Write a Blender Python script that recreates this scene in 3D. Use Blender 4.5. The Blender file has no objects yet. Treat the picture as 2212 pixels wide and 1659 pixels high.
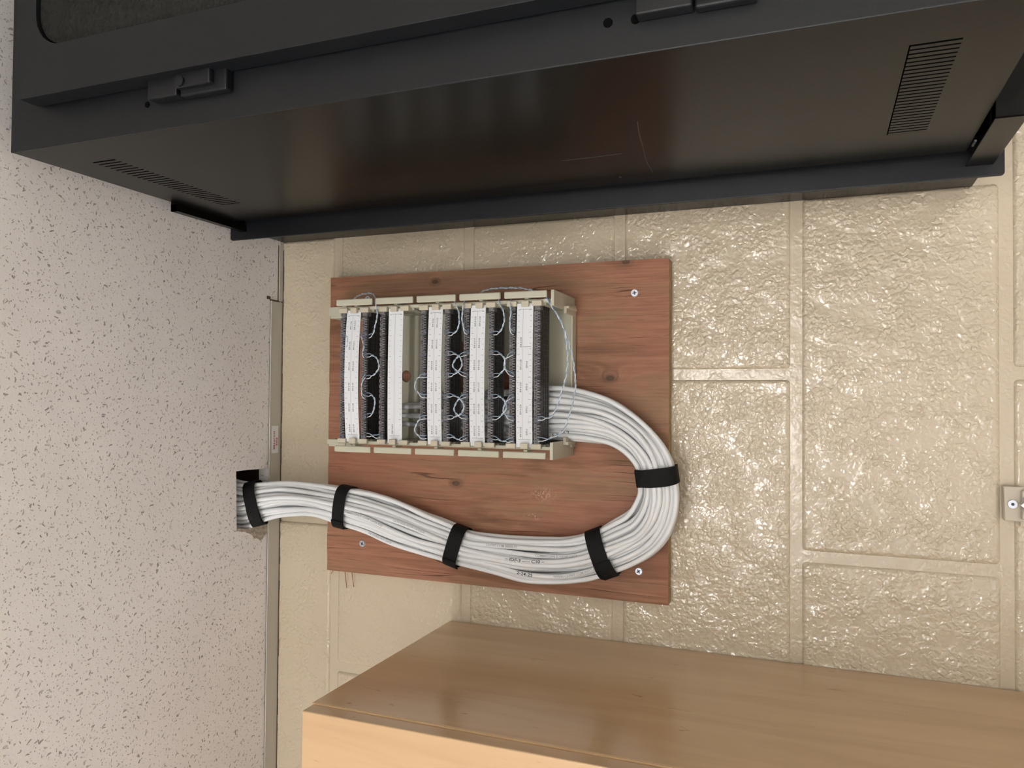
import bpy, bmesh, math, random
from mathutils import Vector, Matrix, Quaternion
random.seed(7)
sc = bpy.context.scene
col = sc.collection
# ---------------------------------------------------------------- camera (phone held on its side, tilted up at the wall)
Z0 = 2.35                                   # height of the first mortar bed above the floor
F, PIT, YAW, XC, DC, ZC = 1678.0, 0.37624, 0.021734, -0.0312, 0.92806, -0.63329
_f = Vector((math.sin(YAW)*math.cos(PIT), math.cos(YAW)*math.cos(PIT), math.sin(PIT)))
_r = Vector((math.cos(YAW), -math.sin(YAW), 0)); _u = _r.cross(_f)
cam = bpy.data.cameras.new('camera'); camo = bpy.data.objects.new('camera', cam); col.objects.link(camo)
cam.sensor_fit = 'HORIZONTAL'; cam.sensor_width = 36; cam.lens = 36*F/2212; cam.clip_start = .01; cam.clip_end = 60
m3 = Matrix((-_u, _r, -_f)).transposed()
camo.matrix_world = Matrix.Translation((XC, -DC, ZC+Z0)) @ m3.to_4x4()
sc.camera = camo
CAMP = Vector((XC, -DC, ZC))
def ray(u, v): return _f + _u*((1106-u)/F) + _r*((829.5-v)/F)
def PY(u, v, Y=0.): d = ray(u, v); return CAMP + d*((Y+DC)/d.y)          # point of the plane y = Y seen there (z relative to Z0)
# ---------------------------------------------------------------- world, lights, exposure
w = bpy.data.worlds.new('world'); sc.world = w; w.use_nodes = True
w.node_tree.nodes['Background'].inputs[0].default_value = (.6, .7, .85, 1)
w.node_tree.nodes['Background'].inputs[1].default_value = .15
def area(name, loc, sx, sy, power, colr, rot=(0, 0, 0)):
    l = bpy.data.lights.new(name, 'AREA'); l.shape = 'RECTANGLE'; l.size = sx; l.size_y = sy; l.energy = power; l.color = colr
    o = bpy.data.objects.new(name, l); o.location = loc; o.rotation_euler = rot; col.objects.link(o); return o
WH = (1, .985, .95)
CEIL = .0955
LAMPS = [(-2.7, -1.9, 20), (-2.7, -4.3, 44), (-.25, -3.3, 25), (-.25, -5.4, 52), (-.25, -7.6, 72), (-2.7, -6.8, 52)]   # bare-tube fittings, built with the ceiling
area('window_daylight', (-1.6, -8.85, 1.45), 5.6, 1.7, 30, (.9, .95, 1), (math.pi/2, 0, 0))
area('side_window_daylight', (-4.5, -2.9, 1.75), 1.3, 3.4, 84, (.95, .97, 1), (math.pi/2, 0, -math.pi/2))
sc.view_settings.view_transform = 'Standard'; sc.view_settings.look = 'None'
sc.view_settings.exposure = .38; sc.view_settings.gamma = 1
try: sc.view_settings.use_curve_mapping = False
except Exception: pass

# ================================================================ materials
def lin(c): return tuple(((x/255/12.92) if x/255 <= .04045 else ((x/255+.055)/1.055)**2.4) for x in c) + (1,)
class NT:
    def __init__(s, name):
        s.m = bpy.data.materials.new(name); s.m.use_nodes = True; s.t = s.m.node_tree; s.n = s.t.nodes
        s.b = s.n['Principled BSDF']
    def add(s, ty, **k):
        n = s.n.new(ty)
        for a, b in k.items(): setattr(n, a, b)
        return n
    def ln(s, a, b): s.t.links.new(a, b)
    def set(s, **k):
        for a, b in k.items(): s.b.inputs[a.replace('_', ' ')].default_value = b
        return s
    def pos(s, scale=(1, 1, 1), loc=(0, 0, 0)):
        g = s.add('ShaderNodeNewGeometry'); mp = s.add('ShaderNodeMapping')
        mp.inputs['Scale'].default_value = scale; mp.inputs['Location'].default_value = loc
        s.ln(g.outputs['Position'], mp.inputs['Vector']); return mp.outputs[0]
    def noise(s, vec, scale, detail=2, rough=.5, dist=0.):
        n = s.add('ShaderNodeTexNoise'); n.inputs['Scale'].default_value = scale; n.inputs['Detail'].default_value = detail
        n.inputs['Roughness'].default_value = rough; n.inputs['Distortion'].default_value = dist; s.ln(vec, n.inputs['Vector']); return n.outputs['Fac']
    def ramp(s, fac, stops, interp='LINEAR'):
        r = s.add('ShaderNodeValToRGB'); r.color_ramp.interpolation = interp; e = r.color_ramp.elements
        while len(e) < len(stops): e.new(.5)
        for i, (p, c) in enumerate(stops): e[i].position = p; e[i].color = c if len(c) == 4 else c+(1,)
        s.ln(fac, r.inputs[0]); return r.outputs[0]
    def math(s, op, a, b=None, c=None, clamp=False):
        n = s.add('ShaderNodeMath', operation=op, use_clamp=clamp)
        for i, x in enumerate((a, b, c)):
            if x is None: continue
            if isinstance(x, (int, float)): n.inputs[i].default_value = x
            else: s.ln(x, n.inputs[i])
        return n.outputs[0]
    def mix(s, fac, a, b, mode='MIX'):
        n = s.add('ShaderNodeMix', data_type='RGBA', blend_type=mode)
        for sock, x in ((n.inputs[0], fac), (n.inputs[6], a), (n.inputs[7], b)):
            if isinstance(x, (int, float)): sock.default_value = x
            elif isinstance(x, tuple): sock.default_value = x
            else: s.ln(x, sock)
        return n.outputs[2]
    def bump(s, h, strength=1., dist=.001):
        n = s.add('ShaderNodeBump'); n.inputs['Strength'].default_value = strength; n.inputs['Distance'].default_value = dist
        s.ln(h, n.inputs['Height']); s.ln(n.outputs[0], s.b.inputs['Normal']); return n
    def base(s, o):
        if isinstance(o, tuple): s.b.inputs['Base Color'].default_value = o
        else: s.ln(o, s.b.inputs['Base Color'])
        return s
G = lambda v: (v, v, v, 1)
def plain(name, c, rough=.5, metal=0., bs=0., bsc=300, spec=.5, var=.0):
    t = NT(name); t.set(Roughness=rough, Metallic=metal); t.b.inputs['Specular IOR Level'].default_value = spec
    p = t.pos(); n = t.noise(p, bsc, 3)
    c1 = tuple(x*(1-var) for x in c[:3])+(1,); c2 = tuple(min(1, x*(1+var)) for x in c[:3])+(1,)
    t.base(t.ramp(n, [(.3, c1), (.7, c2)]))
    if bs: t.bump(n, 1, bs)
    return t.m

def mat_wall(name, amp, rg=.045):
    t = NT(name); t.set(Roughness=rg); t.b.inputs['Specular IOR Level'].default_value = .62
    p = t.pos()
    big = t.noise(p, 5, 2)
    t.base(t.ramp(big, [(.3, (.57, .485, .36, 1)), (.7, (.61, .52, .39, 1))]))
    oi = t.add('ShaderNodeObjectInfo')
    h1 = t.math('MULTIPLY', t.noise(p, 215, 1, .35, .5), 1.)
    mask = t.ramp(t.noise(p, 34, 1), [(.34, G(.22)), (.6, G(1))])
    h = t.math('MULTIPLY', h1, mask); h = t.math('ADD', h, t.math('MULTIPLY', t.noise(p, 60, 0), .35))
    h = t.math('MULTIPLY', h, t.math('MULTIPLY_ADD', oi.outputs['Random'], .5, .7))
    t.bump(h, 1, amp); return t.m
M = {}
M['wall'] = mat_wall('glossy_block_paint', .0020)
M['mortar'] = mat_wall('glossy_mortar_paint', .0008, .2)
M['room'] = plain('room_wall_paint', (.74, .72, .69, 1), .5)
M['floor'] = plain('vinyl_floor', (.68, .665, .64, 1), .35, var=.06, bsc=30)

def mat_ceiling():
    t = NT('fissured_acoustic_tile'); t.set(Roughness=.9); p = t.pos()
    nz = t.add('ShaderNodeTexNoise'); nz.inputs['Scale'].default_value = 130; t.ln(p, nz.inputs['Vector'])
    off = t.add('ShaderNodeVectorMath', operation='MULTIPLY_ADD'); t.ln(nz.outputs['Color'], off.inputs[0])
    off.inputs[1].default_value = (.0062, .0062, 0); t.ln(p, off.inputs[2])
    def layer(src, scale, lx, ly, thr, rmin, rmax):
        fl = t.add('ShaderNodeVectorMath', operation='MULTIPLY'); fl.inputs[1].default_value = (scale, scale, 0); t.ln(src, fl.inputs[0])
        v = t.add('ShaderNodeTexVoronoi', voronoi_dimensions='2D'); v.inputs['Scale'].default_value = 1; v.inputs['Randomness'].default_value = 1; t.ln(fl.outputs[0], v.inputs['Vector'])
        d = t.add('ShaderNodeVectorMath', operation='SUBTRACT'); t.ln(fl.outputs[0], d.inputs[0]); t.ln(v.outputs['Position'], d.inputs[1])
        s = t.add('ShaderNodeSeparateColor'); t.ln(v.outputs['Color'], s.inputs[0])
        r = t.add('ShaderNodeVectorRotate', rotation_type='Z_AXIS'); t.ln(d.outputs[0], r.inputs['Vector']); t.ln(t.math('MULTIPLY', s.outputs[0], 6.283), r.inputs['Angle'])
        q = t.add('ShaderNodeVectorMath', operation='MULTIPLY'); q.inputs[1].default_value = (1/lx, 1/ly, 0); t.ln(r.outputs[0], q.inputs[0])
        L = t.add('ShaderNodeVectorMath', operation='LENGTH'); t.ln(q.outputs[0], L.inputs[0])
        rad = t.math('MULTIPLY_ADD', s.outputs[1], rmax-rmin, rmin)
        k = t.math('SUBTRACT', 1, t.math('DIVIDE', L.outputs['Value'], rad), clamp=True)
        on = t.math('GREATER_THAN', s.outputs[2], thr)
        return t.math('MULTIPLY', t.math('MULTIPLY', k, 3.2, clamp=True), on)
    a = layer(off.outputs[0], 88, .26, .085, .42, .5, 1.)
    b = layer(off.outputs[0], 125, .25, .10, .62, .45, 1.)
    c = layer(p, 150, .12, .11, .22, .5, 1.)
    c = t.math('MAXIMUM', c, t.math('MULTIPLY', layer(p, 215, .13, .12, .6, .5, 1.), .7))
    pit = t.math('MAXIMUM', t.math('MAXIMUM', a, b), c)
    skin = t.ramp(t.noise(p, 9, 3), [(.3, (.85, .81, .79, 1)), (.7, (.90, .86, .84, 1))])
    t.base(t.mix(t.math('MULTIPLY', pit, t.ramp(t.noise(p, 95, 0), [(.35, G(.30)), (.65, G(.72))])), skin, (.17, .145, .13, 1)))  # cavity shade of the pits is painted in, on top of the bump
    h = t.math('SUBTRACT', t.math('MULTIPLY', t.noise(p, 420, 2), .25), pit); t.bump(h, 1, .0009)
    return t.m
M['tile'] = mat_ceiling()
M['torn'] = plain('torn_mineral_fibre', (.42, .36, .29, 1), .95, bs=.003, bsc=160, var=.25)
M['trim'] = plain('grey_enamelled_wall_angle', (.56, .53, .46, 1), .3, var=.04, bsc=12)
M['caulk_and_shade'] = plain('caulk_and_gap_shade', (.10, .07, .05, 1), .9, bs=.001, var=.3)  # dark brown for the caulk and for painted shadow at the trim
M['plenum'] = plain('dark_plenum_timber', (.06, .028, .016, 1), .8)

def mat_ply():
    t = NT('red_stained_plywood'); t.set(Roughness=.62); p = t.pos((1, 1, 1))
    # knots: radial warps of the grain round fixed points
    g = t.add('ShaderNodeNewGeometry'); kn = None; ring = None
    for (u, v, r) in [(985, 1044, .0078), (1318, 817, .0078), (940, 609, .0065), (1352, 566, .007)]:
        c = PY(u, v, -.018)
        d = t.add('ShaderNodeVectorMath', operation='SUBTRACT'); t.ln(g.outputs['Position'], d.inputs[0]); d.inputs[1].default_value = (c.x, -.018, c.z+Z0)
        q = t.add('ShaderNodeVectorMath', operation='MULTIPLY'); q.inputs[1].default_value = (1/r, 0, .6/r); t.ln(d.outputs[0], q.inputs[0])
        L = t.add('ShaderNodeVectorMath', operation='LENGTH'); t.ln(q.outputs[0], L.inputs[0])
        k = t.math('SUBTRACT', 1, L.outputs['Value'], clamp=True)
        h = t.math('DIVIDE', 1, t.math('ADD', 1, t.math('POWER', L.outputs['Value'], 2)))
        kn = k if kn is None else t.math('MAXIMUM', kn, k); ring = h if ring is None else t.math('ADD', ring, h)
    mp = t.add('ShaderNodeMapping'); mp.inputs['Scale'].default_value = (24, 8, 3.2); t.ln(g.outputs['Position'], mp.inputs['Vector'])
    ad = t.add('ShaderNodeVectorMath', operation='ADD'); t.ln(mp.outputs[0], ad.inputs[0])
    cx = t.add('ShaderNodeCombineXYZ'); t.ln(t.math('MULTIPLY', ring, .75), cx.inputs[0]); t.ln(cx.outputs[0], ad.inputs[1])
    G1 = t.noise(ad.outputs[0], 1., 5, .62, .9)
    c1 = t.ramp(G1, [(.28, (.15, .068, .030, 1)), (.40, (.25, .118, .058, 1)), (.49, (.37, .172, .098, 1)), (.56, (.29, .162, .085, 1)), (.64, (.36, .18, .10, 1)), (.76, (.46, .235, .15, 1))])
    red = t.noise(p, 6.5, 2); c2 = t.mix(t.ramp(red, [(.42, G(0)), (.62, G(.6))]), c1, (.39, .15, .092, 1))
    mp2 = t.add('ShaderNodeMapping'); mp2.inputs['Scale'].default_value = (330, 60, 14); t.ln(g.outputs['Position'], mp2.inputs['Vector'])
    fine = t.noise(mp2.outputs[0], 1., 3, .6, .3)
    c3 = t.mix(t.ramp(fine, [(.3, G(.42)), (.62, G(0))]), c2, (.13, .05, .026, 1))
    mp3 = t.add('ShaderNodeMapping'); mp3.inputs['Scale'].default_value = (46, 1, 2.6); t.ln(g.outputs['Position'], mp3.inputs['Vector'])
    ck = t.noise(mp3.outputs[0], 1., 2, .5, .35); crack = t.ramp(ck, [(.492, G(0)), (.5, G(1)), (.508, G(0))])
    ckm = t.math('MULTIPLY', crack, t.ramp(t.noise(p, 11, 1), [(.52, G(0)), (.6, G(.8))]))
    c4 = t.mix(ckm, c3, (.05, .018, .012, 1))
    kr = t.ramp(kn, [(0, G(0)), (.35, G(.35)), (.5, G(.3)), (.68, G(.85)), (1, G(.75))])
    sm = None
    for (u, v, rx, rz) in [(1172, 1068, .011, .024), (1152, 1116, .006, .016)]:
        c = PY(u, v, -.018); d = t.add('ShaderNodeVectorMath', operation='SUBTRACT'); t.ln(g.outputs['Position'], d.inputs[0]); d.inputs[1].default_value = (c.x, -.018, c.z+Z0)
        q = t.add('ShaderNodeVectorMath', operation='MULTIPLY'); q.inputs[1].default_value = (1/rx, 0, 1/rz); t.ln(d.outputs[0], q.inputs[0])
        L = t.add('ShaderNodeVectorMath', operation='LENGTH'); t.ln(q.outputs[0], L.inputs[0]); k = t.math('SUBTRACT', 1, L.outputs['Value'], clamp=True); sm = k if sm is None else t.math('MAXIMUM', sm, k)
    smf = t.math('MULTIPLY', t.math('MULTIPLY', sm, 1.2, clamp=True), t.ramp(t.noise(p, 520, 1), [(.5, G(0)), (.62, G(.55))]))
    c4 = t.mix(smf, c4, (.62, .42, .33, 1))
    t.base(t.mix(kr, c4, (.045, .024, .012, 1)))
    t.bump(t.math('SUBTRACT', fine, t.math('MULTIPLY', ckm, 2)), 1, .0005); return t.m
M['ply'] = mat_ply()
M['plyedge'] = plain('plywood_edge_veneers', (.36, .24, .10, 1), .7, bs=.0006, bsc=220, var=.25)

def mat_maple(name, seedv):
    t = NT(name); t.set(Roughness=.24); t.b.inputs['Coat Weight'].default_value = .45; t.b.inputs['Coat Roughness'].default_value = .16
    g = t.add('ShaderNodeNewGeometry'); mp = t.add('ShaderNodeMapping'); mp.inputs['Scale'].default_value = (22, 22, 2.2); mp.inputs['Location'].default_value = (seedv, 0, 0)
    t.ln(g.outputs['Position'], mp.inputs['Vector'])
    n = t.noise(mp.outputs[0], 1, 4, .6, .5)
    c = t.ramp(n, [(.3, (.55, .36, .195, 1)), (.5, (.62, .415, .232, 1)), (.7, (.665, .46, .265, 1))])
    mp2 = t.add('ShaderNodeMapping'); mp2.inputs['Scale'].default_value = (150, 150, 38); t.ln(g.outputs['Position'], mp2.inputs['Vector'])
    fl = t.noise(mp2.outputs[0], 1, 1, .5, 1.); fk = t.ramp(fl, [(.70, G(0)), (.76, G(.55))])
    msk = t.ramp(t.noise(t.pos(), 14, 1), [(.5, G(0)), (.6, G(1))])
    t.base(t.mix(t.math('MULTIPLY', fk, msk), c, (.36, .19, .075, 1))); return t.m
M['maple'] = mat_maple('clear_coated_maple', 0.); M['maple2'] = mat_maple('clear_coated_maple_door', 3.7)

M['rack'] = plain('black_textured_powder_coat', (.006, .007, .009, 1), .42, spec=.36, bs=.00006, bsc=900, var=.15)
M['rackside'] = plain('black_satin_sheet_steel', (.0045, .004, .0035, 1), .26, bs=.00002, bsc=700, spec=.11)
M['rackin'] = plain('rack_interior_shade', (.004, .004, .004, 1), .9, spec=.0)  # dead black without sheen puts shade of recesses and holes into the colour
M['mesh'] = plain('speckled_black_door_panel', (.012, .012, .011, 1), .6, bs=.0012, bsc=330, var=.6, spec=.2)
M['scratch'] = plain('grey_scuff', (.035, .03, .027, 1), .5)
M['beige'] = plain('ivory_abs_plastic', (.53, .51, .40, 1), .42, var=.03, bsc=60)
M['beige2'] = plain('ivory_tab_plastic', (.56, .505, .39, 1), .42, var=.03, bsc=60)
M['black'] = plain('black_wiring_strip_plastic', (.028, .024, .026, 1), .38, var=.2)
M['clipdark'] = plain('clip_slot_shade', (.02, .018, .02, 1), .5)  # dark colour stands in for shade between the clip teeth
M['clip'] = plain('smoke_grey_clip_plastic', (.17, .16, .17, 1), .28, var=.35, bsc=210)
M['clipblue'] = plain('smoke_blue_clip_plastic', (.135, .155, .20, 1), .25, var=.2, bsc=210)
M['paper'] = plain('white_designation_strip', (.80, .82, .86, 1), .3)
M['ink'] = plain('black_print', (.03, .03, .035, 1), .6)
M['inkgrey'] = plain('grey_print', (.25, .26, .30, 1), .6)
M['inkfaint'] = plain('faint_cable_print', (.36, .36, .38, 1), .5)
M['marker'] = plain('black_marker', (.012, .012, .016, 1), .5)
M['redink'] = plain('red_print', (.50, .03, .03, 1), .5)
M['cable'] = plain('white_pvc_jacket', (.80, .81, .825, 1), .3, var=.03, bsc=18)
M['velcro'] = plain('black_hook_and_loop', (.004, .004, .0045, 1), .7, spec=.25, bs=.0005, bsc=800, var=.4)
M['blue'] = plain('blue_conductor', (.30, .42, .55, 1), .35)
M['white'] = plain('white_conductor', (.74, .77, .82, 1), .35)
M['zinc'] = plain('zinc_plated_screw', (.62, .66, .74, 1), .3, metal=.55)
M['recess'] = plain('screw_recess', (.03, .04, .07, 1), .5)
M['galv'] = plain('galvanised_steel', (.62, .63, .62, 1), .28, metal=.85, bs=.0004, bsc=90, var=.12)
M['boxpaint'] = plain('painted_metal_end_cap', (.56, .50, .40, 1), .25, bs=.0003, bsc=60)
M['green'] = plain('green_putty', (.35, .45, .2, 1), .8)

# ================================================================ mesh helpers (coordinates: z measured from the first mortar bed)
ORG = {}
def box(bm, x0, x1, y0, y1, z0, z1, mi=0):
    if x0 > x1: x0, x1 = x1, x0
    if y0 > y1: y0, y1 = y1, y0
    if z0 > z1: z0, z1 = z1, z0
    v = [bm.verts.new(p) for p in [(x0, y0, z0), (x1, y0, z0), (x1, y1, z0), (x0, y1, z0), (x0, y0, z1), (x1, y0, z1), (x1, y1, z1), (x0, y1, z1)]]
    for f in [(0, 3, 2, 1), (4, 5, 6, 7), (0, 1, 5, 4), (1, 2, 6, 5), (2, 3, 7, 6), (3, 0, 4, 7)]:
        fc = bm.faces.new([v[i] for i in f]); fc.material_index = mi
    return v
def prism(bm, pts, axis, a, b):
    """extrude a 2-D outline along x / y / z between a and b"""
    def P(p, t): return {'x': (t, p[0], p[1]), 'y': (p[0], t, p[1]), 'z': (p[0], p[1], t)}[axis]
    A = [bm.verts.new(P(p, a)) for p in pts]; B = [bm.verts.new(P(p, b)) for p in pts]; n = len(pts)
    fs = [bm.faces.new(A), bm.faces.new(B[::-1])]
    for i in range(n): fs.append(bm.faces.new([A[i], B[i], B[(i+1) % n], A[(i+1) % n]]))
    bmesh.ops.recalc_face_normals(bm, faces=bm.faces[:]); return fs
def cyl(bm, c, axis, r, h, n=20, r2=None):
    c = Vector(c); ax = Vector(axis).normalized(); s = ax.orthogonal().normalized(); t = ax.cross(s); r2 = r if r2 is None else r2
    A = [bm.verts.new(c+(s*math.cos(a)+t*math.sin(a))*r) for a in [2*math.pi*i/n for i in range(n)]]
    B = [bm.verts.new(c+ax*h+(s*math.cos(a)+t*math.sin(a))*r2) for a in [2*math.pi*i/n for i in range(n)]]
    bm.faces.new(A[::-1]); bm.faces.new(B)
    for i in range(n): bm.faces.new([A[i], A[(i+1) % n], B[(i+1) % n], B[i]])
def hole_plate(outer, holes, axis, a, b):
    """plate with openings: outer / holes are 2-D loops"""
    bm = bmesh.new()
    def P(p, t): return {'x': (t, p[0], p[1]), 'y': (p[0], t, p[1]), 'z': (p[0], p[1], t)}[axis]
    es = []
    for lp in [outer]+holes:
        vs = [bm.verts.new(P(p, a)) for p in lp]
        es += [bm.edges.new((vs[i], vs[(i+1) % len(vs)])) for i in range(len(vs))]
    bmesh.ops.triangle_fill(bm, use_beauty=True, use_dissolve=False, edges=es)
    r = bmesh.ops.extrude_face_region(bm, geom=bm.faces[:])
    d = Vector(P((0, 0), b-a)) if axis != 'x' else Vector((b-a, 0, 0))
    bmesh.ops.translate(bm, verts=[g for g in r['geom'] if isinstance(g, bmesh.types.BMVert)], vec=d)
    bmesh.ops.recalc_face_normals(bm, faces=bm.faces[:]); return bm
def mesh_of(bm, name, mat, org, smooth=False):
    for v in bm.verts: v.co = v.co - org + Vector((0, 0, 0))
    me = bpy.data.meshes.new(name); bm.to_mesh(me); bm.free()
    for m in (mat if isinstance(mat, (list, tuple)) else [mat]): me.materials.append(m)
    if smooth:
        for p in me.polygons: p.use_smooth = True
    return me
def props(o, label=None, cat=None, group=None, kind=None):
    if label: o['label'] = label
    if cat: o['category'] = cat
    if group: o['group'] = group
    if kind: o['kind'] = kind
    return o
def thing(name, base, label, cat, group=None):
    o = bpy.data.objects.new(name, None); o.empty_display_size = .02; o.location = Vector(base)+Vector((0, 0, Z0)); col.objects.link(o)
    ORG[o] = Vector(base); return props(o, label, cat, group)
def obj(name, bm, mat, parent=None, smooth=False, bevel=0., seg=2, **k):
    if parent is not None: org = ORG[parent]
    else:
        xs = [v.co for v in bm.verts]
        org = Vector(((min(v.x for v in xs)+max(v.x for v in xs))/2, (min(v.y for v in xs)+max(v.y for v in xs))/2, min(v.z for v in xs)))
    me = mesh_of(bm, name, mat, org, smooth); o = bpy.data.objects.new(name, me); col.objects.link(o); ORG[o] = org
    if parent is not None: o.parent = parent
    else: o.location = org+Vector((0, 0, Z0))
    if bevel:
        b = o.modifiers.new('bevel', 'BEVEL'); b.width = bevel; b.segments = seg; b.limit_method = 'ANGLE'; b.angle_limit = math.radians(40)
    return props(o, **k)
def bobj(name, mat, boxes, parent=None, **k):
    bm = bmesh.new()
    for b in boxes: box(bm, *b)
    return obj(name, bm, mat, parent, **k)
def catmull(pts, n):
    P = [pts[0]*2-pts[1]]+list(pts)+[pts[-1]*2-pts[-2]]; out = []
    for i in range(1, len(P)-2):
        a, b, c, d = P[i-1:i+3]
        for j in range(12):
            t = j/12; out.append(.5*((2*b)+(c-a)*t+(2*a-5*b+4*c-d)*t*t+(3*b-a-3*c+d)*t**3))
    out.append(P[-2])
    L = [0]
    for i in range(1, len(out)): L.append(L[-1]+(out[i]-out[i-1]).length)
    res = []; k = 0
    for i in range(n):
        s = L[-1]*i/(n-1)
        while k < len(L)-2 and L[k+1] < s: k += 1
        f = (s-L[k])/max(1e-9, L[k+1]-L[k]); res.append(out[k].lerp(out[k+1], min(1, f)))
    return res
def tube(bm, pts, r, n=8, cap=True):
    T = [(pts[min(i+1, len(pts)-1)]-pts[max(i-1, 0)]).normalized() for i in range(len(pts))]
    s = T[0].orthogonal().normalized(); rings = []
    for i, p in enumerate(pts):
        s = (s-T[i]*s.dot(T[i])).normalized(); t = T[i].cross(s)
        rings.append([bm.verts.new(p+(s*math.cos(2*math.pi*k/n)+t*math.sin(2*math.pi*k/n))*r) for k in range(n)])
    for i in range(len(rings)-1):
        for k in range(n): bm.faces.new([rings[i][k], rings[i][(k+1) % n], rings[i+1][(k+1) % n], rings[i+1][k]])
    if cap: bm.faces.new(rings[0][::-1]); bm.faces.new(rings[-1])
_tc = {}
def text_mesh(s):
    """flat triangles of a string: width normalised per unit size, origin at left baseline"""
    if s in _tc: return _tc[s]
    c = bpy.data.curves.new('t', 'FONT'); c.body = s; c.size = 1; c.resolution_u = 2; c.offset = .014
    o = bpy.data.objects.new('t', c); col.objects.link(o); dg = bpy.context.evaluated_depsgraph_get(); dg.update()
    me = o.evaluated_get(dg).to_mesh(); vs = [Vector(v.co) for v in me.vertices]; me.calc_loop_triangles(); fs = [tuple(p.vertices) for p in me.loop_triangles]
    w_ = max([v.x for v in vs] or [1]); bpy.data.objects.remove(o); bpy.data.curves.remove(c); _tc[s] = (vs, fs, w_); return _tc[s]
def put_text(bm, s, size, fn, stretch=1., cuts=0):
    vs, fs, w_ = text_mesh(s)
    if cuts:
        tb = bmesh.new(); tv = [tb.verts.new(v) for v in vs]
        for f in fs:
            try: tb.faces.new([tv[i] for i in f])
            except ValueError: pass
        bmesh.ops.remove_doubles(tb, verts=tb.verts[:], dist=1e-5)
        for _ in range(cuts):
            bmesh.ops.subdivide_edges(tb, edges=[e for e in tb.edges if e.calc_length() > .12], cuts=1)
            bmesh.ops.triangulate(tb, faces=tb.faces[:])
        tb.verts.index_update(); vs = [v.co.copy() for v in tb.verts]; fs = [[v.index for v in f.verts] for f in tb.faces]; tb.free()
    nv = [bm.verts.new(fn(v.x*size*stretch, v.y*size)) for v in vs]
    for f in fs:
        try: bm.faces.new([nv[i] for i in f])
        except ValueError: pass
    return w_*size*stretch

# ================================================================ the setting
H = .2032
wall = bpy.data.objects.new('wall_back', None); wall.location = (0, 0, Z0); col.objects.link(wall); ORG[wall] = Vector((0, 0, 0)); props(wall, 'cream glossy painted concrete block wall behind everything', kind='structure')
XL, XR, YB, FL = -4.6, 1.75, -9.0, -Z0
bm = bmesh.new(); box(bm, XL, XR, .0024, .2, FL, .75); obj('mortar_bed', bm, M['mortar'], wall, label='recessed painted mortar joints')
hb = .0985-.0005; bm = bmesh.new(); JW = .0050
box(bm, -.2032+JW, .2032-JW, 0, .03, JW, H-JW)
bms = mesh_of(bm, 'block', M['wall'], Vector((0, 0, 0)), True)
def place_block(x, z):
    o = bpy.data.objects.new('block', bms); col.objects.link(o); o.parent = wall; o.location = (x, 0, z)
    b = o.modifiers.new('bevel', 'BEVEL'); b.width = .0062; b.segments = 5; b.harden_normals = True
for c in range(-12, 1):
    z = c*H
    off = 0. if c % 2 == 0 else .2032                         # head joints at x = 0 in courses -1,-3
    k0 = int((-1.6)/.4064); k1 = int(1.7/.4064)
    for k in range(k0, k1+1):
        if z < FL-.1: continue
        x = k*.4064 + (.0 if c % 2 == 0 else .2032)
        if c == -12 and z < FL: continue
        place_block(x, z)
for n, b in (('wall_left', (XL-.1, XL, YB, .2, FL, .75)), ('wall_right', (XR, XR+.1, YB, .2, FL, .75)), ('wall_front', (XL-.1, XR+.1, YB-.1, YB, FL, .75))):
    bobj(n, M['room'], [b], kind='structure', label='plain painted wall of the room, outside the view')
bobj('floor', M['floor'], [(XL-.1, XR+.1, YB-.1, .2, FL-.1, FL)], kind='structure', label='plain floor of the room, outside the view')
# ceiling: fissured lay-in tiles; the corner tile has the cable hole cut in it
ceil = bpy.data.objects.new('ceiling', None); ceil.location = (0, 0, CEIL+Z0); col.objects.link(ceil); ORG[ceil] = Vector((0, 0, CEIL)); props(ceil, 'pale fissured acoustic tile ceiling above the wall', kind='structure')
def jag(pts, amp, sub):
    out = []
    for i in range(len(pts)):
        a, b = pts[i], pts[(i+1) % len(pts)]
        for j in range(sub): t = j/sub; out.append((a[0]+(b[0]-a[0])*t+random.uniform(-amp, amp)*(j > 0), a[1]+(b[1]-a[1])*t+random.uniform(-amp, amp)*(j > 0)))
    return out
TX0, TX1, TY0 = -.605, .610, -.61
hole = jag([(-.1305, -.0905), (-.1305, -.0255), (-.213, -.0245), (-.211, -.0875)], .0006, 5)
bm = hole_plate([(TX0, TY0), (TX1, TY0), (TX1, -.0015), (TX0, -.0015)], [hole], 'z', CEIL, CEIL+.016)
obj('ceiling_tile', bm, M['tile'], ceil, label='tile with a square cable hole cut at the wall')
bmt = bmesh.new(); box(bmt, 0, 1.205, -.6, 0, 0, .016); tm = mesh_of(bmt, 'ceiling_tile', M['tile'], Vector((0, 0, 0)))
for ix in range(-4, 2):
    for iy in range(0, 15):
        if ix == 0 and iy == 0: continue
        x0 = TX0+ix*1.22+.005; y0 = -.005-iy*.61
        if x0+1.2 < XL or x0 > XR: continue
        o = bpy.data.objects.new('ceiling_tile', tm); col.objects.link(o); o.parent = ceil; o.location = (x0, y0, .0)
bm = bmesh.new()
for ix in range(-4, 3): box(bm, TX0+ix*1.22-.012, TX0+ix*1.22+.012, YB, -.02, CEIL-.0015, CEIL-.0002)
for iy in range(1, 16): box(bm, XL, XR, -iy*.61-.012, -iy*.61+.012, CEIL-.0015, CEIL-.0002)
for v in bm.verts: v.co.z += .0
obj('grid_rail', bm, M['trim'], ceil, kind='stuff')
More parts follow.
